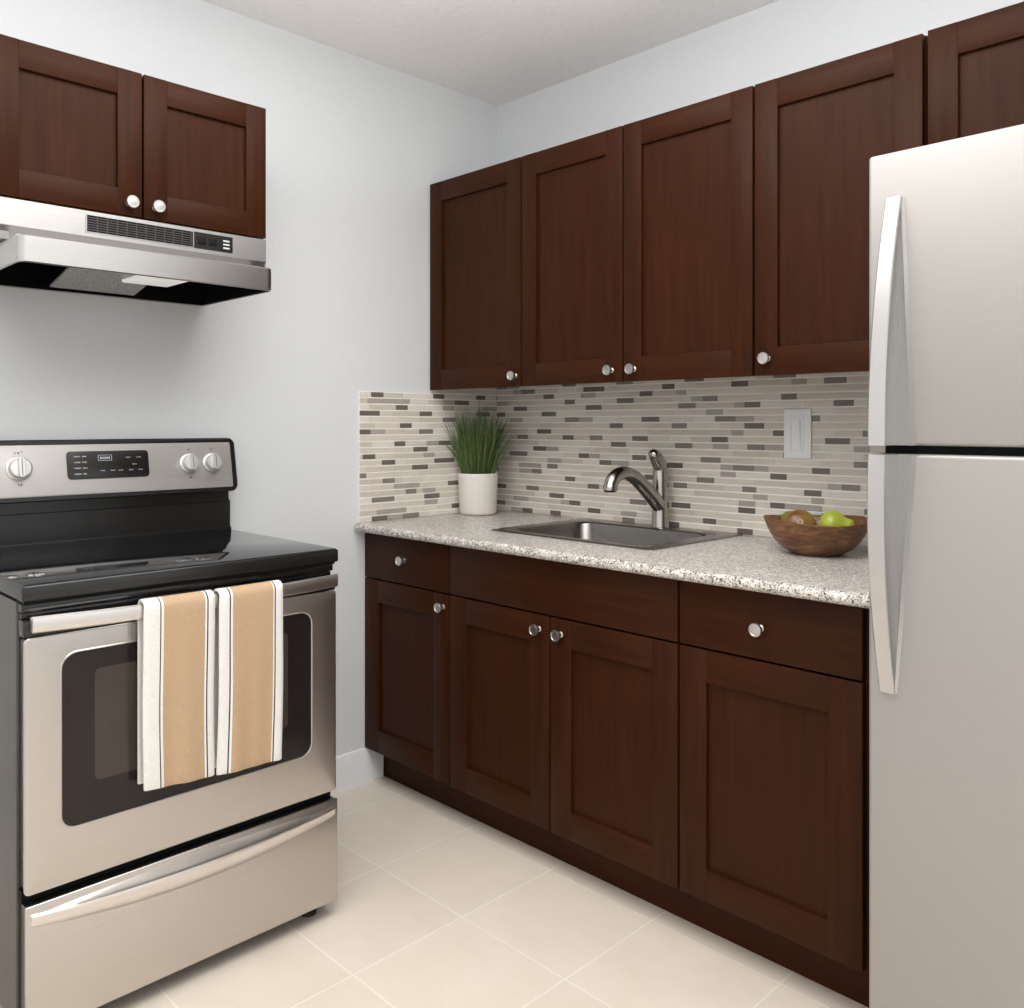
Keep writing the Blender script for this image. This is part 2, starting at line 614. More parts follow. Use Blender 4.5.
def shaker(T, u0, u1, z0, z1, d0, parent, stile=0.066, rail=0.074, th=0.02, kn=None):
    """door: frame with mitre-free shaker rails, a recessed panel, a knob"""
    fr = MB(T)
    b = 0.0016
    fr.box(u0, u0 + stile, d0, d0 + th, z0, z1, b, 2, 0)
    fr.box(u1 - stile, u1, d0, d0 + th, z0, z1, b, 2, 0)
    fr.box(u0 + stile - 0.0005, u1 - stile + 0.0005, d0, d0 + th - 0.0003, z0 + 0.0002, z0 + rail, b, 2, 1)
    fr.box(u0 + stile - 0.0005, u1 - stile + 0.0005, d0, d0 + th - 0.0003, z1 - rail, z1 - 0.0002, b, 2, 1)
    dr = fr.build('door', [M['wood_v'], M['wood_h']], parent)
    MB(T).box(u0 + stile - 0.004, u1 - stile + 0.004, d0 + 0.002, d0 + th - 0.011, z0 + rail - 0.004, z1 - rail + 0.004).build('door_panel', M['wood_v'], dr, smooth=0)
    if kn:
        knob(T, kn[0], d0 + th, kn[1], dr)
    return dr


def carcass(T, u0, u1, z0, z1, d0, d1, parent, top=True, rail_top=True):
    t = 0.016
    mb = MB(T)
    mb.box(u0, u0 + t, d0, d1, z0, z1, 0.0008, 1)
    mb.box(u1 - t, u1, d0, d1, z0, z1, 0.0008, 1)
    mb.box(u0 + t, u1 - t, d0, d1 - 0.001, z0, z0 + t)
    mb.box(u0 + t, u1 - t, d0, d0 + 0.006, z0 + t, z1)
    if top:
        mb.box(u0 + t, u1 - t, d0 + 0.006, d1 - 0.001, z1 - t, z1)
    else:
        mb.box(u0 + t, u1 - t, d1 - t, d1 - 0.001, z1 - 0.03, z1)
    return mb.build('carcass', M['wood_v'], parent)


ZB, ZT = 1.397, 2.177
DU = 0.314
DR = 0.305
G = 0.0026
cab = 'wall cabinets over the countertop'
c1 = thing('wall_cabinet', (0.243, -0.16, ZB), 'dark brown single-door wall cabinet in the corner, above the potted grass', 'cabinet', cab)
carcass(SINK, 0.004, 0.490, ZB + 0.034, ZT, -0.015, DU, c1)
shaker(SINK, 0.006, 0.490 - G, ZB + 0.001, ZT - 0.001, DU, c1, kn=(0.472 - 0.008, 1.434))
c2 = thing('wall_cabinet', (0.92, -0.16, ZB), 'dark brown two-door wall cabinet above the sink, knobs meeting in the middle', 'cabinet', cab)
carcass(SINK, 0.4915, 1.3625, ZB + 0.034, ZT, -0.015, DU, c2)
shaker(SINK, 0.4915 + G, 0.924 - G, ZB + 0.001, ZT - 0.001, DU, c2, kn=(0.881, 1.434))
shaker(SINK, 0.924 + G, 1.3625 - G, ZB + 0.001, ZT - 0.001, DU, c2, kn=(0.966, 1.434))
c3 = thing('wall_cabinet', (1.58, -0.16, ZB), 'dark brown tall single-door wall cabinet above the light switch, next to the refrigerator', 'cabinet', cab)
carcass(SINK, 1.364, 1.800, ZB + 0.034, ZT, -0.015, DU, c3)
shaker(SINK, 1.364 + G, 1.800 - G, ZB + 0.001, ZT - 0.001, DU, c3, kn=(1.405, 1.442))
c4 = thing('wall_cabinet', (2.21, -0.16, 1.80), 'dark brown wall cabinet over the refrigerator, its lower half hidden', 'cabinet', cab)
carcass(SINK, 1.808, 2.612, 1.80, ZT + 0.001, -0.015, DU, c4)
shaker(SINK, 1.809, 2.211 - G, 1.802, ZT + 0.001, DU, c4, kn=(2.175, 1.84))
shaker(SINK, 2.211 + G, 2.610, 1.802, ZT + 0.001, DU, c4, kn=(2.247, 1.84))

# cabinet over the range
c5 = thing('wall_cabinet', (0.16, -1.537, 1.790), 'dark brown short two-door wall cabinet above the range hood', 'cabinet')
carcass(RANGE, -1.884, -1.190, 1.790, 2.162, 0.002, DR, c5)
shaker(RANGE, -1.884 + G, -1.537 - G, 1.794, 2.161, DR, c5, 0.060, 0.066, kn=(-1.572, 1.825))
shaker(RANGE, -1.537 + G, -1.190 - G, 1.794, 2.161, DR, c5, 0.060, 0.066, kn=(-1.506, 1.825))

# base cabinets
DB = 0.61


def toe(u0, u1, parent):
    return MB(SINK).box(u0, u1, 0.53, 0.549, 0.001, 0.116).build('toe_kick', M['wood_h'], parent, smooth=0)


def drawer(T, u0, u1, z0, z1, d0, parent, kn=None, name='drawer'):
    o = MB(T).box(u0, u1, d0, d0 + 0.02, z0, z1, 0.0018, 2).build(name, M['wood_h'], parent)
    if kn:
        knob(T, kn[0], d0 + 0.02, kn[1], o)
    return o


ZD = 0.7285
bc = 'base cabinets under the countertop'
b1 = thing('base_cabinet', (0.233, -0.32, 0), 'dark brown narrow base cabinet in the wall corner with one drawer above one door', 'cabinet', bc)
carcass(SINK, 0.0145, 0.4625, 0.115, 0.890, -0.015, DB, b1)
drawer(SINK, 0.004, 0.4625 - G, ZD + G, 0.887, DB, b1, (0.232, 0.812))
shaker(SINK, 0.004, 0.4625 - G, 0.1235, ZD - G, DB, b1, 0.076, 0.078, kn=(0.434, 0.686))
toe(0.001, 0.4625, b1)
b2 = thing('base_cabinet', (0.895, -0.32, 0), 'dark brown wide base cabinet below the sink, two doors under a plain false front', 'cabinet', bc)
carcass(SINK, 0.4635, 1.3265, 0.115, 0.890, -0.015, DB, b2, top=False)
drawer(SINK, 0.4635 + G, 1.3265 - G, ZD + G, 0.887, DB, b2, name='false_front')
shaker(SINK, 0.4635 + G, 0.896 - G, 0.121, ZD - G, DB, b2, 0.076, 0.078, kn=(0.855, 0.686))
shaker(SINK, 0.896 + G, 1.3265 - G, 0.121, ZD - G, DB, b2, 0.076, 0.078, kn=(0.938, 0.684))
toe(0.4635, 1.3265, b2)
b3 = thing('base_cabinet', (1.56, -0.32, 0), 'dark brown base cabinet beside the refrigerator, drawer with knob above a knobless door', 'cabinet', bc)
carcass(SINK, 1.3275, 1.797, 0.115, 0.890, -0.015, DB, b3)
drawer(SINK, 1.3275 + G, 1.784, ZD + G, 0.887, DB, b3, (1.550, 0.803))
shaker(SINK, 1.3275 + G, 1.784, 0.121, ZD - G, DB, b3, 0.076, 0.078)
toe(1.3275, 1.797, b3)

# ------------------------------------------------------------------ countertop
CT, CB, CF = 0.922, 0.892, -0.678
SX0, SX1, SY0, SY1 = 0.540, 1.090, -0.450, -0.075
pf = [(WY - 0.0095, CB), (WY - 0.0095, CT)]
nose = []
for k in range(9):
    a = R(90 + 180 * k / 8)
    nose.append((CF + 0.015 + 0.015 * math.cos(a), (CT + CB) / 2 + 0.015 * math.sin(a)))
full = [(WY - 0.0095, CB), (WY - 0.0095, CT)] + nose
mb = MB()
mb.prism(full, 0.0095, SX0, 'x')
mb.prism(full, SX1, 1.850, 'x')
mb.prism([(SY0, CB), (SY0, CT)] + nose, SX0, SX1, 'x')
mb.prism([(WY - 0.0095, CB), (WY - 0.0095, CT), (SY1, CT), (SY1, CB)], SX0, SX1, 'x')
tag(mb.build('countertop', M['granite']), 'speckled beige granite countertop with rounded front edge, along the mosaic wall', 'countertop')

# ------------------------------------------------------------------ sink
sk = thing('sink', (0.81, -0.25, CT), 'stainless steel drop-in sink set into the granite countertop', 'sink')
cx, cy = 0.815, -0.239


def sr(hw, hh, r, z, ox=0, oy=0):
    return [(x, y, z) for x, y in rrect(cx + ox, cy + oy, hw, hh, r, 8)]


bcx, bcy = 0.0, -0.024
rings = [sr(0.326, 0.245, 0.02, CT + 0.0006), sr(0.326, 0.245, 0.02, CT + 0.0030), sr(0.323, 0.242, 0.02, CT + 0.0042),
         sr(0.270, 0.186, 0.05, CT + 0.0042, bcx, bcy), sr(0.266, 0.182, 0.05, CT + 0.0025, bcx, bcy), sr(0.263, 0.179, 0.052, CT - 0.006, bcx, bcy),
         sr(0.250, 0.166, 0.06, CT - 0.135, bcx, bcy), sr(0.242, 0.158, 0.06, CT - 0.155, bcx, bcy), sr(0.222, 0.138, 0.06, CT - 0.168, bcx, bcy),
         sr(0.05, 0.05, 0.045, CT - 0.173, bcx, bcy)]
MB().loops(rings, True, (False, True)).build('basin', M['sink'], sk, smooth=50)
MB().lathe([(0.042, -0.001), (0.042, 0.002), (0.036, 0.003), (0.03, 0.0005), (0.001, 0.0005)], (cx, cy + bcy, CT - 0.172)).build('drain', M['chrome'], sk)

# ------------------------------------------------------------------ faucet
FX, FY = 0.850, -0.036
fa = thing('faucet', (FX, FY, CT + 0.0042), 'brushed steel single-lever kitchen faucet with arched spout behind the sink', 'faucet')
z0 = CT + 0.0042
MB().lathe([(0.030, 0), (0.030, 0.004), (0.0285, 0.008), (0.0280, 0.08), (0.0268, 0.14), (0.0255, 0.186), (0.0245, 0.190), (0.0245, 0.193), (0.001, 0.195)],
           (FX, FY, z0)).build('faucet_body', M['chrome'], fa)
sp = [(0, 0.992), (-0.025, 1.012), (-0.06, 1.040), (-0.10, 1.071), (-0.14, 1.097), (-0.18, 1.113), (-0.215, 1.115), (-0.243, 1.105), (-0.261, 1.088), (-0.267, 1.070), (-0.268, 1.062)]
spd = []
for i in range(len(sp) - 1):
    for k in range(3):
        f = k / 3
        spd.append((sp[i][0] * (1 - f) + sp[i + 1][0] * f, sp[i][1] * (1 - f) + sp[i + 1][1] * f))
spd.append(sp[-1])
for _ in range(2):
    spd = [spd[0]] + [((spd[i - 1][0] + 2 * spd[i][0] + spd[i + 1][0]) / 4, (spd[i - 1][1] + 2 * spd[i][1] + spd[i + 1][1]) / 4) for i in range(1, len(spd) - 1)] + [spd[-1]]
nn = len(spd)
MB().tube([(FX, FY + a, b) for a, b in spd], [0.0265 - 0.0050 * min(1, i / nn * 1.6) + (0.0020 if i > nn - 5 else 0) for i in range(nn)], 24).build('spout', M['chrome'], fa, smooth=60)
MB().lathe([(0.019, 0), (0.019, -0.004), (0.013, -0.0055), (0.001, -0.004)], (FX, FY - 0.268, 1.062)).build('aerator', M['black_gloss'], fa)
lv = [(0, 1.118, 0.0252), (-0.003, 1.129, 0.0252), (-0.012, 1.142, 0.0242), (-0.024, 1.155, 0.0225), (-0.036, 1.167, 0.0200), (-0.045, 1.174, 0.0150), (-0.050, 1.1775, 0.006)]
MB().tube([(FX, FY + a, b + 0.002) for a, b, r in lv], [r for a, b, r in lv], 24).build('lever', M['chrome'], fa, smooth=60)

# ------------------------------------------------------------------ light switch
SWT = lambda u, d, z: (u, WY - 0.001 - d, z)
sw = thing('light_switch', (1.316, WY - 0.0083, 1.165), 'white rocker light switch plate on the mosaic backsplash', 'light switch')
MB(SWT).box(1.2680, 1.3560, 0.0074, 0.013, 1.166, 1.316, 0.003, 3).build('switch_plate', M['white_plastic'], sw)
fr = MB(SWT)
for a in ((1.2900, 1.2940, 1.188, 1.294), (1.3300, 1.3340, 1.188, 1.294), (1.2900, 1.3340, 1.188, 1.192), (1.2900, 1.3340, 1.290, 1.294)):
    fr.box(a[0], a[1], 0.0125, 0.0152, a[2], a[3], 0.0008, 1)
fr.build('switch_frame', M['white_plastic'], sw)
rk = MB(SWT)
rk.loops([[(1.3015, 0.0125, 1.200), (1.3225, 0.0125, 1.200), (1.3225, 0.0125, 1.282), (1.3015, 0.0125, 1.282)],
          [(1.3015, 0.0150, 1.200), (1.3225, 0.0150, 1.200), (1.3225, 0.0205, 1.282), (1.3015, 0.0205, 1.282)]])
rk.build('rocker', M['white_plastic'], sw)

# ------------------------------------------------------------------ range hood
hd = thing('range_hood', (0.2, -1.54, 1.63), 'stainless steel under-cabinet range hood with black underside, above the stove', 'range hood')
# upper housing
up = MB(RANGE)
t = 0.004
up.box(-1.872, -1.203, 0.341, 0.345, 1.722, 1.785, 0.001, 1)
up.box(-1.872, -1.868, 0.003, 0.341, 1.700, 1.785)
up.box(-1.207, -1.203, 0.003, 0.341, 1.700, 1.785)
up.box(-1.868, -1.207, 0.003, 0.341, 1.781, 1.785)
up.build('housing', M['hood_steel'], hd)
# sloping strip between the housing and the lip
sl = MB(RANGE)
sl.loops([[(-1.872, 0.345, 1.722), (-1.203, 0.345, 1.722), (-1.203, 0.341, 1.722), (-1.872, 0.341, 1.722)],
          [(-1.846, 0.322, 1.692), (-1.222, 0.322, 1.692), (-1.222, 0.318, 1.692), (-1.846, 0.318, 1.692)]])
sl.box(-1.868, -1.8455, 0.003, 0.336, 1.6916, 1.7235)
sl.build('under_strip', M['dark_steel'], hd)
# lip tray: rounded front corners, open underneath
HW0, HW1, HF = -1.853, -1.226, 0.430


def lip(off, z):
    out = []
    r = 0.022 - off
    y0, y1, xf = HW0 + off, HW1 - off, HF - off
    out.append((0.003, y0, z))
    for k in range(7):
        a = R(180 + 90 - 90 * k / 6)
        out.append((xf - r - r * math.sin(a + math.pi / 2 * 0) * 0 + r * math.sin(R(90 * k / 6)), y0 + r - r * math.cos(R(90 * k / 6)), z))
    for k in range(7):
        out.append((xf - r + r * math.cos(R(90 * k / 6)), y1 - r + r * math.sin(R(90 * k / 6)), z))
    out.append((0.003, y1, z))
    return out


lp = MB()
lp.loops([lip(0.003, 1.6295), lip(0, 1.6315), lip(0, 1.6885), lip(0.003, 1.6915)], False, (False, False))
lp.loops([lip(0.003, 1.6295), lip(0.006, 1.6295), lip(0.006, 1.6880)], False, (False, False))
# top deck of the tray in front of the housing
lp.box(0.3185, 0.424, HW0 + 0.010, HW1 - 0.010, 1.6885, 1.6914)
lp.box(0.003, 0.006, HW0 + 0.004, HW1 - 0.004, 1.6295, 1.690)
lp.build('visor', M['hood_steel'], hd)
cv = MB()
ins = 0.0065
cv.box(0.0065, 0.4235, HW0 + ins, HW0 + ins + 0.002, 1.632, 1.688)
cv.box(0.0065, 0.4235, HW1 - ins - 0.002, HW1 - ins, 1.632, 1.688)
cv.box(0.4215, 0.4235, HW0 + 0.02, HW1 - 0.02, 1.634, 1.688)
cv.box(0.0065, 0.0085, HW0 + ins, HW1 - ins, 1.632, 1.775)
cv.box(0.0085, 0.336, -1.844, -1.232, 1.7745, 1.7765)
cv.box(0.3155, 0.3175, -1.844, -1.232, 1.69, 1.775)
cv.box(0.0085, 0.3155, -1.846, -1.844, 1.688, 1.775)
cv.box(0.0085, 0.3155, -1.234, -1.232, 1.688, 1.775)
cv.build('cavity_lining', M['cavity'], hd, smooth=0)
fl = MB()
fl.loops([[(0.030, -1.667, 1.6370), (0.030, -1.445, 1.6370), (0.030, -1.445, 1.6430), (0.030, -1.667, 1.6430)],
          [(0.310, -1.667, 1.6970), (0.310, -1.445, 1.6970), (0.310, -1.445, 1.7030), (0.310, -1.667, 1.7030)]])
fl.build('grease_filter', M['filter'], hd, smooth=0)
MB().box(0.150, 0.330, -1.525, -1.400, 1.652, 1.660, 0.002, 2).build('lamp_lens', M['lens'], hd)
# vent grille and switch panel on the housing face
gz0, gz1 = 1.733, 1.776
gr = MB(RANGE)
gr.box(-1.682, -1.415, 0.3448, 0.3456, gz0, gz1, mi=0)
gr.box(-1.682, -1.4145, 0.3456, 0.3475, gz1 - 0.0015, gz1, mi=1)
gr.box(-1.682, -1.4145, 0.3456, 0.3475, gz0, gz0 + 0.0015, mi=1)
gr.box(-1.6825, -1.6805, 0.3456, 0.3475, gz0, gz1, mi=1)
gr.box(-1.4155, -1.4135, 0.3456, 0.3475, gz0, gz1, mi=1)
for i in range(6):
    zz = gz0 + 0.006 + i * 0.0058
    gr.box(-1.680, -1.417, 0.3456, 0.3476, zz, zz + 0.0018, mi=2)
for i in range(12):
    yy = -1.680 + i * 0.0235
    gr.box(yy, yy + 0.0016, 0.3456, 0.3471, gz0 + 0.0015, gz1 - 0.0015, mi=2)
gr.build('vent_grille', [M['black'], M['hood_steel'], plain('grille_slat', (0.09, 0.085, 0.08), 0.4, 0.5)], hd, smooth=0)
sp_ = MB(RANGE)
sp_.box(-1.412, -1.304, 0.3448, 0.3468, gz0, gz1, 0.0005, 1)
pn = sp_.build('switch_panel', M['black_gloss'], hd)
for yy in (-1.402, -1.372):
    MB(RANGE).box(yy, yy + 0.021, 0.3466, 0.3490, gz0 + 0.012, gz1 - 0.012, 0.001, 2).build('rocker_switch', M['black'], pn)
tk = MB(RANGE)
for q in range(3):
    tk.box(-1.332, -1.314, 0.3468, 0.3474, gz0 + 0.009 + q * 0.0095, gz0 + 0.013 + q * 0.0095)
tk.build('printed_marks', M['white_mark'], pn, smooth=0)

# ------------------------------------------------------------------ stove
SL, SR = -1.904, -1.166
st = thing('stove', (0.32, -1.535, 0), 'freestanding stainless steel electric range with black glass cooktop against the plain wall', 'stove')
bd = MB()
bd.box(0.030, 0.598, SL + 0.002, SL + 0.014, 0.040, 0.908, 0.002, 2)
bd.box(0.030, 0.598, SR - 0.014, SR - 0.002, 0.040, 0.908, 0.002, 2)
bd.box(0.030, 0.040, SL + 0.014, SR - 0.014, 0.040, 0.908)
bd.box(0.040, 0.595, SL + 0.014, SR - 0.014, 0.045, 0.060)
bd.build('body', M['range_side'], st)
MB().box(0.585, 0.600, SL + 0.010, SR - 0.010, 0.060, 0.908, 0.001, 1).build('front_frame', M['black'], st)
ct = MB()
ct.box(0.030, 0.650, SL, SR, 0.914, 0.9465, 0.005, 3)
ctop = ct.build('cooktop', M['black_gloss'], st)
MB().box(0.073, 0.645, SL + 0.005, SR - 0.005, 0.9455, 0.9485, 0.0012, 2).build('ceramic_glass', M['glass_top'], ctop)
ed = MB()
ed.prism([(0.590, 0.9075), (0.640, 0.9075), (0.640, 0.9125), (0.590, 0.9125)], SL + 0.006, SR - 0.006, 'y')
ed.build('cooktop_underside', M['black'], ctop, smooth=0)
# vent strip above the oven door
vt = MB()
vt.box(0.600, 0.630, SL + 0.004, SR - 0.004, 0.889, 0.906, 0.003, 2)
vt.box(0.600, 0.622, SL + 0.006, SR - 0.006, 0.875, 0.887, 0.002, 2)
vt.build('vent_strip', M['black_gloss'], st)
# oven door
dz0, dz1 = 0.325, 0.840
dm = MB()


def dring(x, hw, hh, r, cy_, cz_):
    return [(x, y, z) for y, z in rrect(cy_, cz_, hw, hh, r, 6)]


cyd = (SL + SR) / 2
hwD, hhD = (SR - SL) / 2 - 0.005, (dz1 - dz0) / 2
czd = (dz0 + dz1) / 2
wz0, wz1, wy0, wy1 = 0.438, 0.797, -1.829, -1.245
wcy, wcz, wh, wv = (wy0 + wy1) / 2, (wz0 + wz1) / 2, (wy1 - wy0) / 2, (wz1 - wz0) / 2
dm.loops([dring(0.603, hwD - 0.003, hhD - 0.002, 0.010, cyd, czd), dring(0.639, hwD - 0.003, hhD - 0.002, 0.010, cyd, czd)], mi=1)
dm.loops([dring(0.638, hwD, hhD, 0.010, cyd, czd), dring(0.644, hwD, hhD, 0.010, cyd, czd), dring(0.6455, hwD - 0.0015, hhD - 0.0015, 0.010, cyd, czd),
          dring(0.646, hwD - 0.004, hhD - 0.004, 0.010, cyd, czd), dring(0.646, wh + 0.004, wv + 0.004, 0.034, wcy, wcz),
          dring(0.6475, wh + 0.002, wv + 0.002, 0.032, wcy, wcz), dring(0.6465, wh, wv, 0.030, wcy, wcz), dring(0.641, wh, wv, 0.030, wcy, wcz)], True, (True, False))
door = dm.build('oven_door', [M['steel'], M['black_gloss']], st)
MB().loops([dring(0.630, wh - 0.0005, wv - 0.0005, 0.030, wcy, wcz), dring(0.6435, wh - 0.0005, wv - 0.0005, 0.030, wcy, wcz)]).build('oven_window', M['oven_glass'], door)
iw = MB()
ib = [(-1.765, -1.31, 0.520, 0.755)]
for a in ib:
    iw.loops([dring(0.6432, (a[1] - a[0]) / 2, (a[3] - a[2]) / 2, 0.012, (a[0] + a[1]) / 2, (a[2] + a[3]) / 2),
              dring(0.6440, (a[1] - a[0]) / 2, (a[3] - a[2]) / 2, 0.012, (a[0] + a[1]) / 2, (a[2] + a[3]) / 2)])
iw.build('inner_glass', M['oven_inner'], door)
# black pocket behind the handle
MB().box(0.602, 0.640, SL + 0.004, SR - 0.004, 0.8405, 0.8745, 0.003, 2).build('handle_recess', M['black_gloss'], door)
# handle: a wide flat-faced bar, slightly bowed
hb = MB()
rings = []
N = 24
for i in range(N + 1):
    f = i / N
    y = SL + 0.014 + f * (SR - SL - 0.028)
    bow = 4 * f * (1 - f)
    xo = 0.668 + 0.016 * bow
    zc = 0.8655 + 0.004 * (1 - bow)
    h = 0.0165
    rings.append([(xo - 0.018, y, zc - h + 0.004), (xo - 0.006, y, zc - h), (xo - 0.001, y, zc - h + 0.003), (xo, y, zc - h + 0.007),
                  (xo, y, zc + h - 0.007), (xo - 0.001, y, zc + h - 0.003), (xo - 0.006, y, zc + h), (xo - 0.018, y, zc + h - 0.004)])
hb.loops(rings)
hb.box(0.636, 0.660, SL + 0.020, SL + 0.045, 0.857, 0.878, 0.003, 2)
hb.box(0.636, 0.660, SR - 0.040, SR - 0.012, 0.857, 0.878, 0.003, 2)
hb.build('door_handle', M['handle_steel'], door, smooth=40)
# drawer
w0, w1 = 0.042, 0.304
dw = MB()
dw.box(0.602, 0.641, SL + 0.008, SR - 0.006, w0 + 0.002, w1 - 0.002, mi=1)
dw.box(0.640, 0.648, SL + 0.006, SR - 0.002, w0, w1, 0.003, 3)
drw = dw.build('storage_drawer', [M['steel'], M['black_gloss']], st)
MB().box(0.596, 0.620, SL + 0.006, SR - 0.006, 0.303, 0.326).build('drawer_gap', M['black'], st, smooth=0)
dh = MB()
rings = []
N = 32
for i in range(N + 1):
    f = i / N
    y = SL + 0.016 + f * (SR - SL - 0.028)
    b = math.sin(math.pi * f) ** 0.8 if 0 < f < 1 else 0
    zt = 0.286 - 0.008 * b
    hh = 0.024 + 0.028 * b
    p = 0.004 + 0.026 * b
    x = 0.6478
    rings.append([(x - 0.001, y, zt - 0.002 + 0.016 * b), (x + p * 0.55, y, zt + 0.002), (x + p, y, zt), (x + p + 0.0015, y, zt - 0.004), (x + p * 0.9, y, zt - hh * 0.45), (x + p * 0.5, y, zt - hh * 0.85), (x - 0.001, y, zt - hh)])
dh.loops(rings)
dh.build('drawer_handle', M['handle_steel'], drw, smooth=50)
for y in (SL + 0.06, SR - 0.05):
    for x in (0.10, 0.585):
        MB().lathe([(0.020, 0.0005), (0.020, 0.012), (0.009, 0.014), (0.009, 0.046)], (x, y, 0)).build('leveling_foot', M['rubber'], st)
# backguard
bg_ = MB()
bg_.prism([(0.030, 0.935), (0.070, 0.935), (0.070, 0.955), (0.062, 0.958), (0.062, 1.034), (0.056, 1.040), (0.030, 1.040)], SL + 0.004, SR - 0.002, 'y')
bg_.build('backguard', M['black_gloss'], st)
cp = MB()
# control head: rounded outline, face leaning back
def cpr(hw, hh, r, d):
    out = []
    for y, z in rrect(cyd, 1.1475, hw, hh, r, 6):
        k = (1.228 - z) / 0.16
        out.append((0.072 + 0.030 * k + d, y, z))
    return out


hwC = (SR - SL) / 2 + 0.006
cp.loops([[(0.028, p[1], p[2]) for p in cpr(hwC - 0.004, 0.078, 0.020, 0)], cpr(hwC, 0.080, 0.022, -0.014), cpr(hwC, 0.080, 0.022, -0.003), cpr(hwC - 0.004, 0.077, 0.02, 0.0)])
cp.box(0.030, 0.060, SL + 0.008, SR - 0.006, 1.036, 1.075)
head = cp.build('control_head', M['black_gloss'], st)
fp = MB()
fp.loops([cpr(hwC - 0.017, 0.0665, 0.006, -0.004), cpr(hwC - 0.017, 0.0665, 0.006, 0.0012), cpr(hwC - 0.0185, 0.065, 0.006, 0.002)])


def onface(y, z, d):
    return (0.072 + 0.030 * (1.228 - z) / 0.16 + d, y, z)


dp = MB()
dpo = [rrect(cyd, 1.159, 0.109, 0.0375, 0.010, 6)]
dp.loops([[onface(y, z, 0.001) for y, z in rrect(cyd, 1.159, 0.108, 0.037, 0.010, 6)], [onface(y, z, 0.0045) for y, z in rrect(cyd, 1.159, 0.108, 0.037, 0.010, 6)],
          [onface(y, z, 0.005) for y, z in rrect(cyd, 1.159, 0.106, 0.035, 0.009, 6)]])
mk = dp


def dash(y0, y1, zc, h=0.0032):
    mk.loops([[onface(y0, zc - h / 2, 0.0046), onface(y1, zc - h / 2, 0.0046), onface(y1, zc + h / 2, 0.0046), onface(y0, zc + h / 2, 0.0046)],
              [onface(y0, zc - h / 2, 0.0056), onface(y1, zc - h / 2, 0.0056), onface(y1, zc + h / 2, 0.0056), onface(y0, zc + h / 2, 0.0056)]], mi=1)


rq = random.Random(3)
for r_ in range(4):
    zc = 1.182 - r_ * 0.0155
    for y0, ln in ((-1.625, 0.015), (-1.604, 0.010)):
        q = 0
        while q < ln:
            s_ = rq.uniform(0.0012, 0.0026)
            dash(y0 + q, y0 + q + s_, zc, rq.choice([0.0022, 0.003]))
            q += s_ + 0.0008
for y0, zc in ((-1.559, 1.1425), (-1.532, 1.1425), (-1.511, 1.1425), (-1.483, 1.1425), (-1.457, 1.1425), (-1.489, 1.177), (-1.460, 1.177), (-1.473, 1.158)):
    for q in range(4):
        dash(y0 + q * 0.0032, y0 + q * 0.0032 + 0.0018, zc, 0.0022)
for e in ((-1.563, -1.527, 1.1845, 0.0012), (-1.563, -1.527, 1.1700, 0.0012)):
    dash(*e)
dash(-1.563, -1.5618, 1.177, 0.0145)
dash(-1.5282, -1.527, 1.177, 0.0145)
for q in range(5):
    dash(-1.558 + q * 0.0056, -1.5545 + q * 0.0056, 1.177, 0.006)
mk.build('display_panel', [M['black_gloss'], M['white_mark']], head)
nrm = Vector((0.16, 0, 0.03)).normalized()


def range_knob(y, rr, zc):
    o = Vector(onface(y, zc, 0.002))
    kb = MB()
    kb.lathe([(rr * 1.0, -0.001), (rr * 1.0, 0.003), (rr * 0.92, 0.0045), (rr * 0.86, 0.005), (rr * 0.80, 0.016), (rr * 0.74, 0.0185), (rr * 0.1, 0.0195)], o, nrm, 32)
    gb = kb
    q = Vector((0, 0, 1)).rotation_difference(nrm)
    rings_ = []
    for h, hw in ((0.012, 0.0095), (0.026, 0.0080), (0.0285, 0.0065)):
        rr_ = []
        for yy, zz in rrect(0, 0, hw, rr * 0.80, 0.0055, 4):
            up_ = Vector((-nrm.z, 0, nrm.x))
            rr_.append(o + nrm * h + Vector((0, 1, 0)) * yy + up_ * zz)
        rings_.append(rr_)
    gb.loops(rings_)
    lm = kb
    lm.loops([[o + nrm * 0.0280 + Vector((0, -0.0007, 0)) + Vector((-nrm.z, 0, nrm.x)) * s_ for s_ in (-rr * 0.72, rr * 0.72)] + [o + nrm * 0.0280 + Vector((0, 0.0007, 0)) + Vector((-nrm.z, 0, nrm.x)) * s_ for s_ in (rr * 0.72, -rr * 0.72)],
              [o + nrm * 0.0290 + Vector((0, -0.0007, 0)) + Vector((-nrm.z, 0, nrm.x)) * s_ for s_ in (-rr * 0.72, rr * 0.72)] + [o + nrm * 0.0290 + Vector((0, 0.0007, 0)) + Vector((-nrm.z, 0, nrm.x)) * s_ for s_ in (rr * 0.72, -rr * 0.72)]], mi=1)
    return kb.build('burner_knob', [M['knob_white'], M['dark_mark']], head)


for y in (-1.833, -1.757, -1.308, -1.238):
    range_knob(y, 0.0315 if y < -1.5 else 0.0285, 1.155)
pm = fp


def pmark(y, z, w_, h):
    pm.loops([[onface(y - w_, z - h, 0.0012), onface(y + w_, z - h, 0.0012), onface(y + w_, z + h, 0.0012), onface(y - w_, z + h, 0.0012)],
              [onface(y - w_, z - h, 0.0024), onface(y + w_, z - h, 0.0024), onface(y + w_, z + h, 0.0024), onface(y - w_, z + h, 0.0024)]], mi=1)


for y in (-1.757, -1.308, -1.238):
    pmark(y, 1.1945, 0.0018, 0.0022)
for y in (-1.757, -1.308):
    pmark(y - 0.003, 1.1135, 0.0009, 0.0028)
    pmark(y + 0.003, 1.1135, 0.0016, 0.0026)
pmark(-1.765, 1.195, 0.0009, 0.003)
pmark(-1.749, 1.198, 0.0012, 0.0016)
pm.build('control_face', [M['panel_steel'], M['dark_mark']], head)


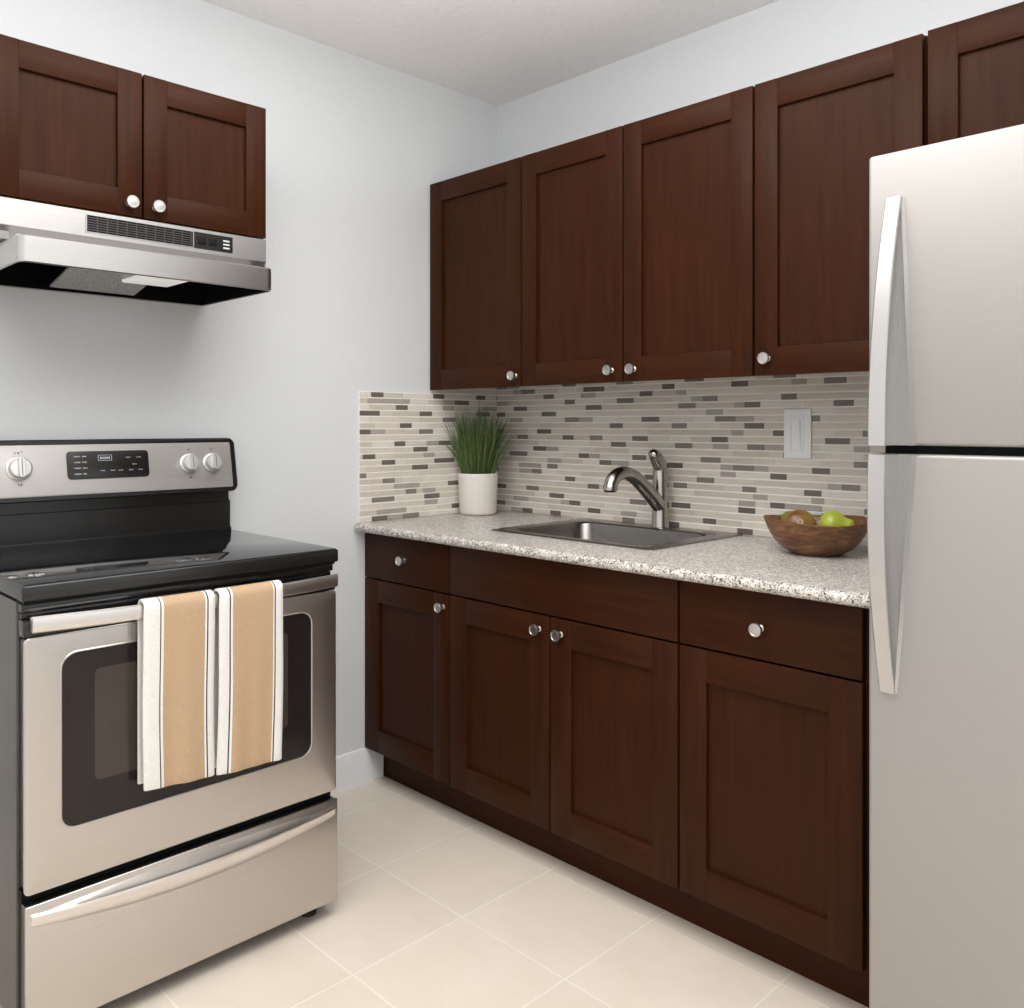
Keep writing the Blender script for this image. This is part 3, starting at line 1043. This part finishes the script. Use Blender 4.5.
# ------------------------------------------------------------------ dish towels
def towel(name, y0, y1, zb0, zb1, mat, label, seed, fold):
    """cloth hung over the oven handle: front drop, round top, short back drop, sewn thickness"""
    rnd = random.Random(seed)
    nu, prof = 28, []
    zt = 0.8915
    # path (x, z) seen from the side, from the front hem up over the bar and down behind
    for k in range(22):
        prof.append(('f', k / 21))
    for k in range(1, 8):
        prof.append(('t', k / 8))
    for k in range(9):
        prof.append(('b', k / 8))
    bm = bmesh.new()
    uvl = bm.loops.layers.uv.new('UVMap')
    grid = []
    for kind, f in prof:
        row = []
        for i in range(nu + 1):
            u = i / nu
            y = y0 + (y1 - y0) * u
            zb = zb0 + (zb1 - zb0) * u
            ft = (y - SL - 0.014) / (SR - SL - 0.028)
            xb = 0.668 + 0.016 * 4 * ft * (1 - ft)          # handle face here
            xf, xk = xb + 0.0105, xb - 0.0265
            wv_ = 0.0022 * math.sin(u * 9 + seed) + 0.0016 * math.sin(u * 17 + seed * 2)
            if kind == 'f':
                z = zb + (zt - 0.018 - zb) * f
                x = xf + wv_ * (1 - f) - 0.006 * (1 - f)
                # the layers bulge at the folded long edges
                x += -0.004 * max(0, 1 - u / 0.06) ** 2 - 0.005 * max(0, 1 - (1 - u) / 0.06) ** 2
                y += (0.0025 * math.sin(f * 5 + seed)) * (1 - f)
            elif kind == 't':
                a = math.pi * f
                c_ = (xf + xk) / 2
                rr = (xf - xk) / 2
                x = c_ + rr * math.cos(a)
                z = zt - 0.018 + 0.016 * math.sin(a)
            else:
                z = zt - 0.018 - f * (zt - 0.018 - (zb + 0.007))
                x = xk + 0.0165 * min(1, f * 5)
                x = min(x, xb - 0.010)
                x = max(x, 0.6535)
                if f > 0.12:
                    x = 0.6565
            row.append(bm.verts.new((x, y, z)))
        grid.append(row)
    for j in range(len(grid) - 1):
        for i in range(nu):
            fce = bm.faces.new((grid[j][i], grid[j][i + 1], grid[j + 1][i + 1], grid[j + 1][i]))
            for lp_, uu in zip(fce.loops, (i, i + 1, i + 1, i)):
                lp_[uvl].uv = (uu / nu, j / len(grid))
            fce.smooth = True
    bmesh.ops.recalc_face_normals(bm, faces=bm.faces[:])
    org = Vector((0.68, (y0 + y1) / 2, min(zb0, zb1)))
    for v in bm.verts:
        v.co -= org
    me = bpy.data.meshes.new(name)
    bm.to_mesh(me)
    bm.free()
    me.materials.append(mat)
    o = bpy.data.objects.new(name, me)
    o.location = org
    COL.objects.link(o)
    so = o.modifiers.new('thickness', 'SOLIDIFY')
    so.thickness = 0.0075
    so.offset = 0.0
    bv = o.modifiers.new('soft_edge', 'BEVEL')
    bv.width = 0.003
    bv.segments = 3
    bv.limit_method = 'ANGLE'
    tag(o, label, 'towel', 'striped dish towels on the oven handle')
    return o


towel('dish_towel', -1.681, -1.5240, 0.484, 0.474, M['towel_a'], 'wider tan and white striped dish towel on the oven handle, away from the base cabinets', 2, True)
towel('dish_towel', -1.5125, -1.350, 0.471, 0.464, M['towel_b'], 'narrower tan and white striped dish towel on the oven handle, nearer the base cabinets', 5, False)

# ------------------------------------------------------------------ refrigerator
fg = thing('refrigerator', (2.25, -0.42, 0), 'tall stainless steel top-freezer refrigerator at the end of the countertop', 'refrigerator')
FL, FRX, FY0 = 1.868, 2.63, -0.800
fb = MB()
fb.box(FL + 0.006, FRX - 0.006, -0.735, -0.035, 0.035, 1.765, 0.006, 2)
fb.build('cabinet_body', plain('fridge_side_grey', (0.20, 0.195, 0.19), 0.45, 0.2, noise=0.03), fg)
MB().box(FL + 0.012, FRX - 0.012, -0.745, -0.730, 0.06, 1.760).build('door_gasket', M['black'], fg, smooth=0)
MB().box(FL + 0.02, FRX - 0.02, -0.770, -0.740, 1.206, 1.236).build('door_gap_trim', M['black'], fg, smooth=0)
MB().box(FL + 0.01, FRX - 0.01, -0.760, -0.735, 0.012, 0.080, 0.004, 2).build('kick_grille', M['black'], fg)
for x in (FL + 0.08, FRX - 0.08):
    for y in (-0.68, -0.10):
        MB().lathe([(0.022, 0.0005), (0.022, 0.036)], (x, y, 0)).build('leveling_foot', M['rubber'], fg)
fz = MB().box(FL, FRX, FY0, -0.742, 1.2295, 1.772, 0.007, 4).build('freezer_door', M['fridge_steel'], fg)
fd = MB().box(FL, FRX, FY0, -0.742, 0.085, 1.2140, 0.007, 4).build('fridge_door', M['fridge_steel'], fg)


def fhandle(za, zb_, parent, dx=0.0):
    """blade handle: flush at za, standing proud at zb_"""
    mb_ = MB()
    N_ = 28
    rings_ = []
    for i in range(N_ + 1):
        t_ = i / N_
        z = za + (zb_ - za) * t_
        k = 1 - (1 - t_) ** 2.0
        p = 0.007 + 0.047 * k
        xl = 1.905 + dx * (1 - t_) - 0.0165 * k
        xr = 1.9335 + dx * (1 - t_) - 0.0135 * k
        xv = 1.9335 + dx * (1 - t_) - 0.010 * k
        xe = 1.9345 + dx * (1 - t_) + 0.0195 * t_
        ye = 0.0035 + 0.010 * k
        rings_.append([(xl + 0.006, FY0 + 0.001, z), (xl, FY0 - p * 0.55, z), (xl, FY0 - p + 0.004, z), (xl + 0.003, FY0 - p, z),
                       (xr - 0.002, FY0 - p, z), (xr, FY0 - p + 0.002, z), (xv - 0.0005, FY0 - 0.0012 - 0.001 * k, z),
                       (xv + (xe - xv) * 0.45, FY0 - 0.0015 - ye * 0.12, z), (xe - 0.003, FY0 - ye * 0.8, z), (xe, FY0 - 0.004 * k - 0.001, z), (xe + 0.003, FY0 + 0.001, z)])
    mb_.loops(rings_)
    return tag(mb_.build('door_handle', M['fridge_handle'], parent, smooth=40), 'silver bowed blade handle')


fhandle(1.686, 1.2300, fz, -0.002)
fhandle(0.772, 1.2135, fd, -0.014)

# ------------------------------------------------------------------ potted grass
PX, PY = 0.092, -0.166
pl = thing('potted_grass', (PX, PY, CT), 'green grass plant in a white ceramic pot in the countertop corner', 'potted plant')
MB().lathe([(0.001, 0.0005), (0.060, 0.0005), (0.067, 0.004), (0.0715, 0.014), (0.0765, 0.150), (0.0765, 0.157), (0.0745, 0.1595), (0.0715, 0.1585),
            (0.070, 0.150), (0.0685, 0.120), (0.001, 0.119)], (PX, PY, CT), n=48, caps=(False, False)).build('pot', M['pot'], pl, smooth=50)
MB().lathe([(0.069, 0.118), (0.0695, 0.140), (0.045, 0.144), (0.001, 0.146)], (PX, PY, CT), n=32).build('soil', M['soil'], pl)
gm = MB()
rg = random.Random(21)
cam_dir = Vector((CAM[0] - PX, CAM[1] - PY, 0)).normalized()
for i in range(360):
    r0 = 0.060 * math.sqrt(rg.random())
    a0 = rg.random() * 2 * math.pi
    bx, by = PX + r0 * math.cos(a0), PY + r0 * math.sin(a0)
    lean = (r0 / 0.060) * rg.uniform(0.20, 1.05)
    ad = a0 + rg.uniform(-0.5, 0.5)
    h = rg.uniform(0.18, 0.312) * (1 - 0.25 * lean)
    sp_r = lean * 0.105 + rg.uniform(0, 0.015)
    droop = rg.uniform(0, 0.02) * lean
    wd = rg.uniform(0.0014, 0.0027)
    sd = Vector((-math.sin(ad + 0.9), math.cos(ad + 0.9), 0))
    if rg.random() < 0.6:
        sd = Vector((cam_dir.y, -cam_dir.x, 0))
    la, lb = [], []
    rgs = []
    for k in range(7):
        f = k / 6
        o_ = sp_r * (0.35 * f + 0.65 * f * f)
        x = bx + o_ * math.cos(ad)
        y = by + o_ * math.sin(ad)
        x = max(x, 0.013)
        y = min(y, 0.004)
        z = CT + 0.140 + h * f - droop * f * f
        wk = wd * (1 - 0.93 * f ** 2.5)
        c_ = Vector((x, y, z))
        tn = Vector((math.cos(ad), math.sin(ad), 0)) * 0.0004 * (1 - f)
        rgs.append([c_ - sd * wk, c_ + tn + Vector((0, 0, 0.00005)), c_ + sd * wk, c_ - tn - Vector((0, 0, 0.00005)) - Vector((1e-6, 0, 0))])
    gm.loops(rgs)
gm.build('grass_blades', M['grass'], pl, smooth=60)

# ------------------------------------------------------------------ wooden bowl with fruit
BX, BY = 1.478, -0.205
bw = MB()
n = 64
prof = [(0.001, 0.0006), (0.060, 0.0006), (0.068, 0.003), (0.090, 0.016), (0.110, 0.036), (0.125, 0.060), (0.1345, 0.082), (0.1385, 0.0915), (0.1380, 0.0935), (0.1355, 0.0935), (0.1330, 0.0910),
        (0.126, 0.074), (0.116, 0.055), (0.100, 0.034), (0.080, 0.018), (0.055, 0.010), (0.001, 0.008)]
rings = []
for r_, h_ in prof:
    rr = []
    for k in range(n):
        a = 2 * math.pi * k / n
        wob = 1 + 0.020 * math.cos(2 * a + 0.5) * (h_ / 0.09) + 0.006 * math.sin(5 * a) * (h_ / 0.09)
        zz = h_ * (1 + 0.05 * math.cos(2 * (a - R(45))) * (h_ / 0.09))
        rr.append((BX + r_ * wob * math.cos(a), BY + r_ * wob * math.sin(a), CT + zz))
    rings.append(rr)
bw.loops(rings, True, (False, False))
tag(bw.build('fruit_bowl', M['bowl'], smooth=60), 'carved brown wooden bowl holding fruit on the countertop beside the refrigerator', 'bowl')


def pear(name, base, axis, L, Rm, mat, label, cat, stem=True, calyx=True, neck=0.52, grp='fruit in the wooden bowl'):
    """lathe fruit: base = blossom end, axis points to the stem end"""
    ax = Vector(axis).normalized()
    b = Vector(base)
    prof_ = []
    for k in range(21):
        f = k / 20
        if neck < 0.99:
            body = math.sqrt(max(0, 1 - ((f - 0.38) / 0.38) ** 2)) if f < 0.38 else 1 - (1 - neck) * (1 - math.cos(math.pi * min(1, (f - 0.38) / 0.46))) / 2
            if f > 0.80:
                body *= math.sqrt(max(0.0, 1 - ((f - 0.80) / 0.20) ** 2))
        else:
            body = math.sqrt(max(0, 1 - (2 * f - 1) ** 2))
        prof_.append((max(Rm * body, 0.0006), f * L))
    zm = (b + ax * L * 0.4).z - Rm
    root = thing(name, (b + ax * L * 0.4 - Vector((0, 0, Rm))), label, cat, grp)
    MB().lathe(prof_, b, ax, 36).build('flesh', mat, root, smooth=70)
    if calyx:
        MB().lathe([(0.0085, 0.0022), (0.0078, -0.0006), (0.0045, 0.0006), (0.001, 0.001)], b, ax, 16).build('calyx', M['calyx'], root)
    if stem:
        e = b + ax * L
        MB().tube([e - ax * 0.004, e + ax * 0.008 + Vector((0, 0, 0.002)), e + ax * 0.018 + Vector((0, 0, 0.006))], [0.002, 0.0018, 0.0024], 10).build('stem', M['stem'], root)
    return root


# directions in the counter plane: away from / across the line of sight
FW = Vector((-0.42, 0.91, 0)).normalized()
RT = Vector((0.91, 0.42, 0)).normalized()
pc = Vector((BX, BY, CT))
pear('russet_pear', pc - RT * 0.040 - FW * 0.046 + Vector((0, 0, 0.088)), FW * 0.85 - RT * 0.06 + Vector((0, 0, -0.36)), 0.092, 0.0435, M['pear_brown'],
     'brown-green russet pear in the wooden bowl, blossom end showing', 'pear', stem=False)
pear('green_pear', pc + RT * 0.006 + FW * 0.004 + Vector((0, 0, 0.080)), RT * 0.93 - FW * 0.12 + Vector((0, 0, -0.05)), 0.092, 0.0390, M['pear_green'],
     'bright yellow-green pear lying in the wooden bowl', 'pear')
pear('olive_green_lime', pc - RT * 0.090 + FW * 0.040 + Vector((0, 0, 0.080)), RT * 0.5 + FW * 0.5, 0.056, 0.026, M['lime'],
     'dull olive-green fruit half hidden in the wooden bowl behind the russet pear', 'fruit', stem=False, calyx=False, neck=1.0)
